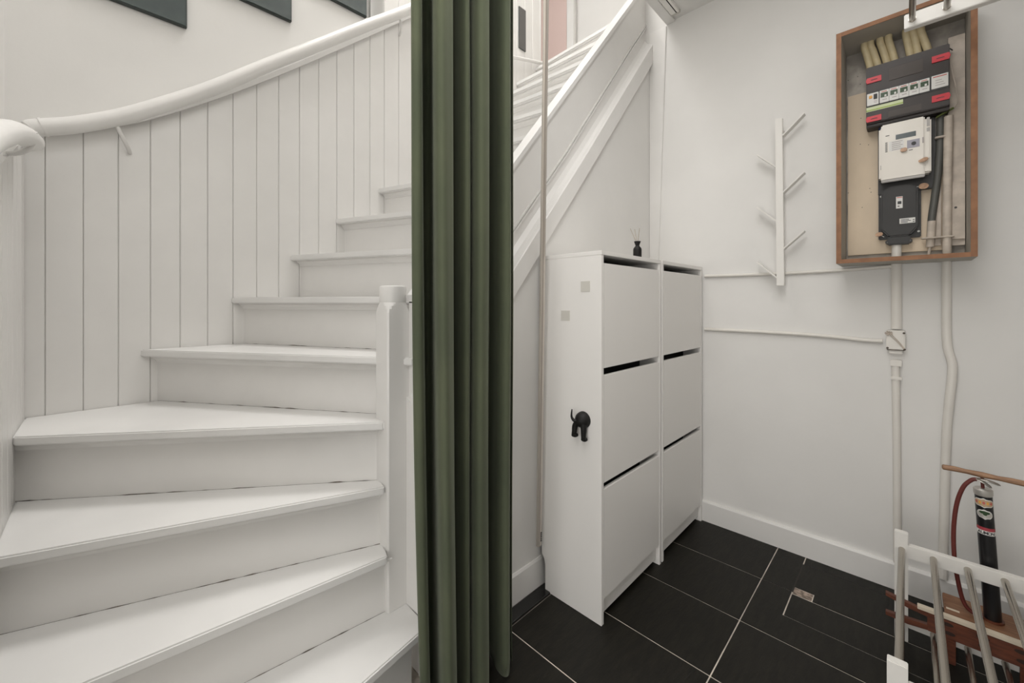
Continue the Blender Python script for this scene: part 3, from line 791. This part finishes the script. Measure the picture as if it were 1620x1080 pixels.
pipe('riser_pipe', [(XK-.030, -.108, 1.858), (XK-.030, -.105, 1.6), (XK-.030, -.104, 1.337)], .0125, 'upright pale pipe beside the right hand planks inside the cupboard', 'dusty_pipe', 3, 'pipe',
     clips=[((XK-.046, -.122, 1.405), (XK-.0125, -.036, 1.411)), ((XK-.040, -.110, 1.782), (XK-.0125, -.072, 1.789))])
pipe('earth_wire', [(XK-.034, -.076, 1.862), (XK-.040, -.100, 1.873), (XK-.040, -.120, 1.882)], .0035, 'green and yellow earth wire under the fuse board', 'wire_green', 3, 'wire')

# ============================================================ HAT RACK (top right)
ht_ = thing('hat_rack', 'white hat rack bar with steel tubes in front of the meter cupboard top', 'hat rack', (1.94, -.17, 2.09))
for xa, xb in [(1.235, 1.262), (1.930, 1.957)]:
    box('end_bar', (xa, -.345, 2.098), (xb, .010, 2.146), 'rack_white', ht_, .002)
for k in range(4):
    y0 = -.010 - .0795*k
    tube('steel_tube', [(1.262, y0, 2.122), (1.9305, y0, 2.122)], .0085, 'steel_dark', ht_, 18)
    tube('collar', [(1.924, y0, 2.122), (1.9300, y0, 2.122)], .0100, 'steel', ht_, 18)
for xa in (1.235, 1.93):
    box('wall_upright', (xa, -.3595, 1.98), (xa+.027, -.345, 2.25), 'rack_white', ht_, .002)

# ============================================================ SHOE RACK (bottom right)
sr = thing('shoe_rack', 'low white wooden shoe rack with steel tubes standing on the tiles', 'shoe rack', (1.6, -.13, 0))
for xa, xb in [(1.225, 1.247), (1.935, 1.957)]:
    for ya in (.0, -.345):
        box('leg', (xa, ya, .0), (xb, ya+.034, .370), 'rack_white', sr, .0015)
    box('cross_rail', (xa, -.311, .288), (xb, .0, .332), 'rack_white', sr, .0015)
    box('cross_rail', (xa, -.311, .050), (xb, .0, .075), 'rack_white', sr, .0015)
for zt_ in (.312, .062):
    for k in range(5):
        y0 = .016 - .0757*k
        tube('steel_tube', [(1.246, y0, zt_), (1.9355, y0, zt_)], .0088 if zt_ > .2 else .0080, 'steel', sr, 20)

# ============================================================ LOW WOODEN STAND with pronged front
bn = thing('wooden_stand', 'red-brown wooden stand with cream edge and dark ovals, half under the shoe rack', 'stand', (2.0, -.18, 0))
tb = box('top_board', (1.933, -.305, .134), (2.065, -.085, .1505), 'bench_top', bn, .002)
box('slot', (1.962, -.120, .1502), (1.972, -.090, .1512), 'cream_edge', tb)
fb = box('front_board', (1.912, -.345, .080), (1.9315, -.045, .1405), 'bench_wood', bn, .002)
box('cream_edge', (1.912, -.345, .1405), (1.9315, -.022, .1515), 'cream_edge', bn, .001)
for k, y0 in enumerate([-.090, -.165, -.240]):
    for zz in (.126, .099):
        bm = bmesh.new(); add_prism(bm, [(1.9116, y0-.004*(zz < .11)+.014*math.cos(2*PI*i/20), zz+.006*math.sin(2*PI*i/20)) for i in range(20)], (.001, 0, 0)); obj('oval_hole', bm, 'oval_dark', fb)
for (z0, z2, hh) in [(.150, .124, .007), (.084, .082, .008)]:
    bm = bmesh.new()
    add_strip(bm, [(1.914, .056, z0+hh*.7), (1.914, .0, (z0+z2)/2+hh+.002), (1.914, -.052, z2+hh*2)], [(1.914, .056, z0-hh*.7), (1.914, .0, (z0+z2)/2-hh), (1.914, -.052, z2)], (.016, 0, 0)); obj('prong', bm, 'bench_wood', bn)
for y0 in (-.098, -.249):
    box('leg', (1.914, y0-.011, 0), (1.930, y0+.011, .080), 'bench_wood', bn, .002)
for y0 in (-.11, -.28):
    box('leg', (2.03, y0-.012, 0), (2.05, y0+.014, .134), 'bench_wood', bn, .002)

# ============================================================ BICYCLE PUMP
PX, PZ = 1.992, .1508
PY = at_x(1571, 985, PX).y; PYT = at_x(1555, 775, PX).y
bp_ = thing('bicycle_pump', 'black bicycle floor pump with wooden handle and dark red hose', 'pump', (PX, PY, PZ))
ZT = .562
ax = lambda z: V((PX, PY + (PYT-PY)*(z-PZ)/(ZT-PZ), z))
PR = .0195
def ptube(name, z, r, m, seg=28):
    bm = bmesh.new(); add_tube(bm, [ax(v) for v in z], r, seg); return obj(name, bm, m, bp_, True)
ptube('barrel', [PZ, .545], PR, 'pump_black')
ptube('top_cap', [.543, .548, .562, .566], [PR, PR+.0022, PR+.0022, PR-.002], 'alu')
ptube('base_ring', [PZ, PZ+.006], PR+.005, 'bench_wood')
ptube('piston_rod', [.563, .600], .0042, 'hose', 12)
cxy = ax(.60); Y0 = cxy.y; hz = .607
hp = [(Y0+.089, .001), (Y0+.086, .001), (Y0+.060, .002), (Y0+.034, .001), (Y0+.0, .0), (Y0-.034, -.001), (Y0-.060, -.001), (Y0-.086, -.002), (Y0-.089, -.002)]
bm = bmesh.new(); add_tube(bm, [(PX, y, hz+dz) for y, dz in hp], [.005, .0085, .0088, .0072, .0092, .0072, .0088, .0090, .005], 18); obj('handle', bm, 'handle_wood', bp_, True)
A0 = math.atan2(-PY, -PX) % (2*PI)
def sticker(h0, h1, ang, half, m, oval, rr=0):
    bm = bmesh.new(); n_ = 20; rows = []; rr = PR + .0003 + rr
    for j in range(9):
        tt = j/8; row = []
        for i in range(n_+1):
            u_ = i/n_*2-1
            w_ = math.sqrt(max(0, 1-(2*tt-1)**2)) if oval else 1
            a = ang + u_*half*max(w_, .02)
            row.append(bm.verts.new(ax(h0+(h1-h0)*tt) + V((math.cos(a)*rr, math.sin(a)*rr, 0))))
        rows.append(row)
    for j in range(8):
        for i in range(n_): bm.faces.new([rows[j][i], rows[j][i+1], rows[j+1][i+1], rows[j+1][i]])
    return obj('sticker', bm, m, bp_, True)
sticker(.508, .538, A0, 1.35, 'label_white', True); sticker(.511, .535, A0, 1.25, 'sticker_tan', True, .0002)
sticker(.472, .503, A0, .95, 'label_white', True); sticker(.475, .500, A0, .84, 'alu', True, .0002)
sticker(.488, .498, A0, .60, 'breaker_green', True, .0004); sticker(.484, .492, A0+.05, .22, 'breaker_green', True, .0005)
sticker(.436, .446, A0, 1.5, 'sticker_red', False); sticker(.423, .436, A0, 1.5, 'label_white', False)
def lettering(txt, h, size, m, ang0, spread):
    """one flat mesh of glyphs wrapped round the barrel"""
    bm = bmesh.new()
    for k, ch in enumerate(txt):
        a = ang0 + (k-(len(txt)-1)/2)*spread
        cu_ = bpy.data.curves.new('glyph', 'FONT'); cu_.body = ch; cu_.size = size; cu_.align_x = 'CENTER'; cu_.align_y = 'CENTER'; cu_.offset = .0004
        to = bpy.data.objects.new('glyph', cu_); me = bpy.data.meshes.new_from_object(to)
        z_ = V((math.cos(a), math.sin(a), 0)); y_ = V((0, 0, 1)); x_ = y_.cross(z_)
        p = ax(h) + z_*(PR+.0009)
        mt = Matrix(((x_.x, y_.x, z_.x, p.x), (x_.y, y_.y, z_.y, p.y), (x_.z, y_.z, z_.z, p.z), (0, 0, 0, 1)))
        me.transform(mt); bm.from_mesh(me)
        bpy.data.objects.remove(to); bpy.data.meshes.remove(me)
    o = obj('lettering', bm, m, bp_)
lettering('AUMON', .4295, .0120, 'print', A0, .38)
for k in range(5): sticker(.519, .528, A0+(k-2)*.42, .15, 'orange_print' if k % 2 else 'print_red', True, .0004)
def lever(p0, p1, wd):
    bm = bmesh.new(); a, b = V(p0), V(p1)
    add_tube(bm, smoothpath([a, (a+b)/2+V((-.002, 0, .003)), b], 4), [wd*.6, wd*.8, wd, wd, wd*1.05, wd*1.1, wd*1.1, wd*1.0, wd*.4], 12, (.4, 1), (0, 0, 1))
    obj('clamp_lever', bm, 'steel_dark', bp_, True)
LA = at_x(1545, 757, PX-.02); LB = at_x(1569, 772, PX-.03); LC = at_x(1583, 768, PX-.02)
lever(LA, LB, .0078); lever(LA + V((.006, 0, 0)), LC, .0072)
ho = [at_x(px, py, PX-.012) for px, py in [(1545, 758), (1537, 759), (1524, 770), (1514, 795), (1509, 830), (1509, 870), (1513, 905), (1522, 945), (1534, 975)]]
ho[-1].z = PZ+.012; ho.append(V((PX-.012, PY+.022, PZ+.008)))
tube('hose', smoothpath(ho, 6), .0058, 'hose', bp_, 14)
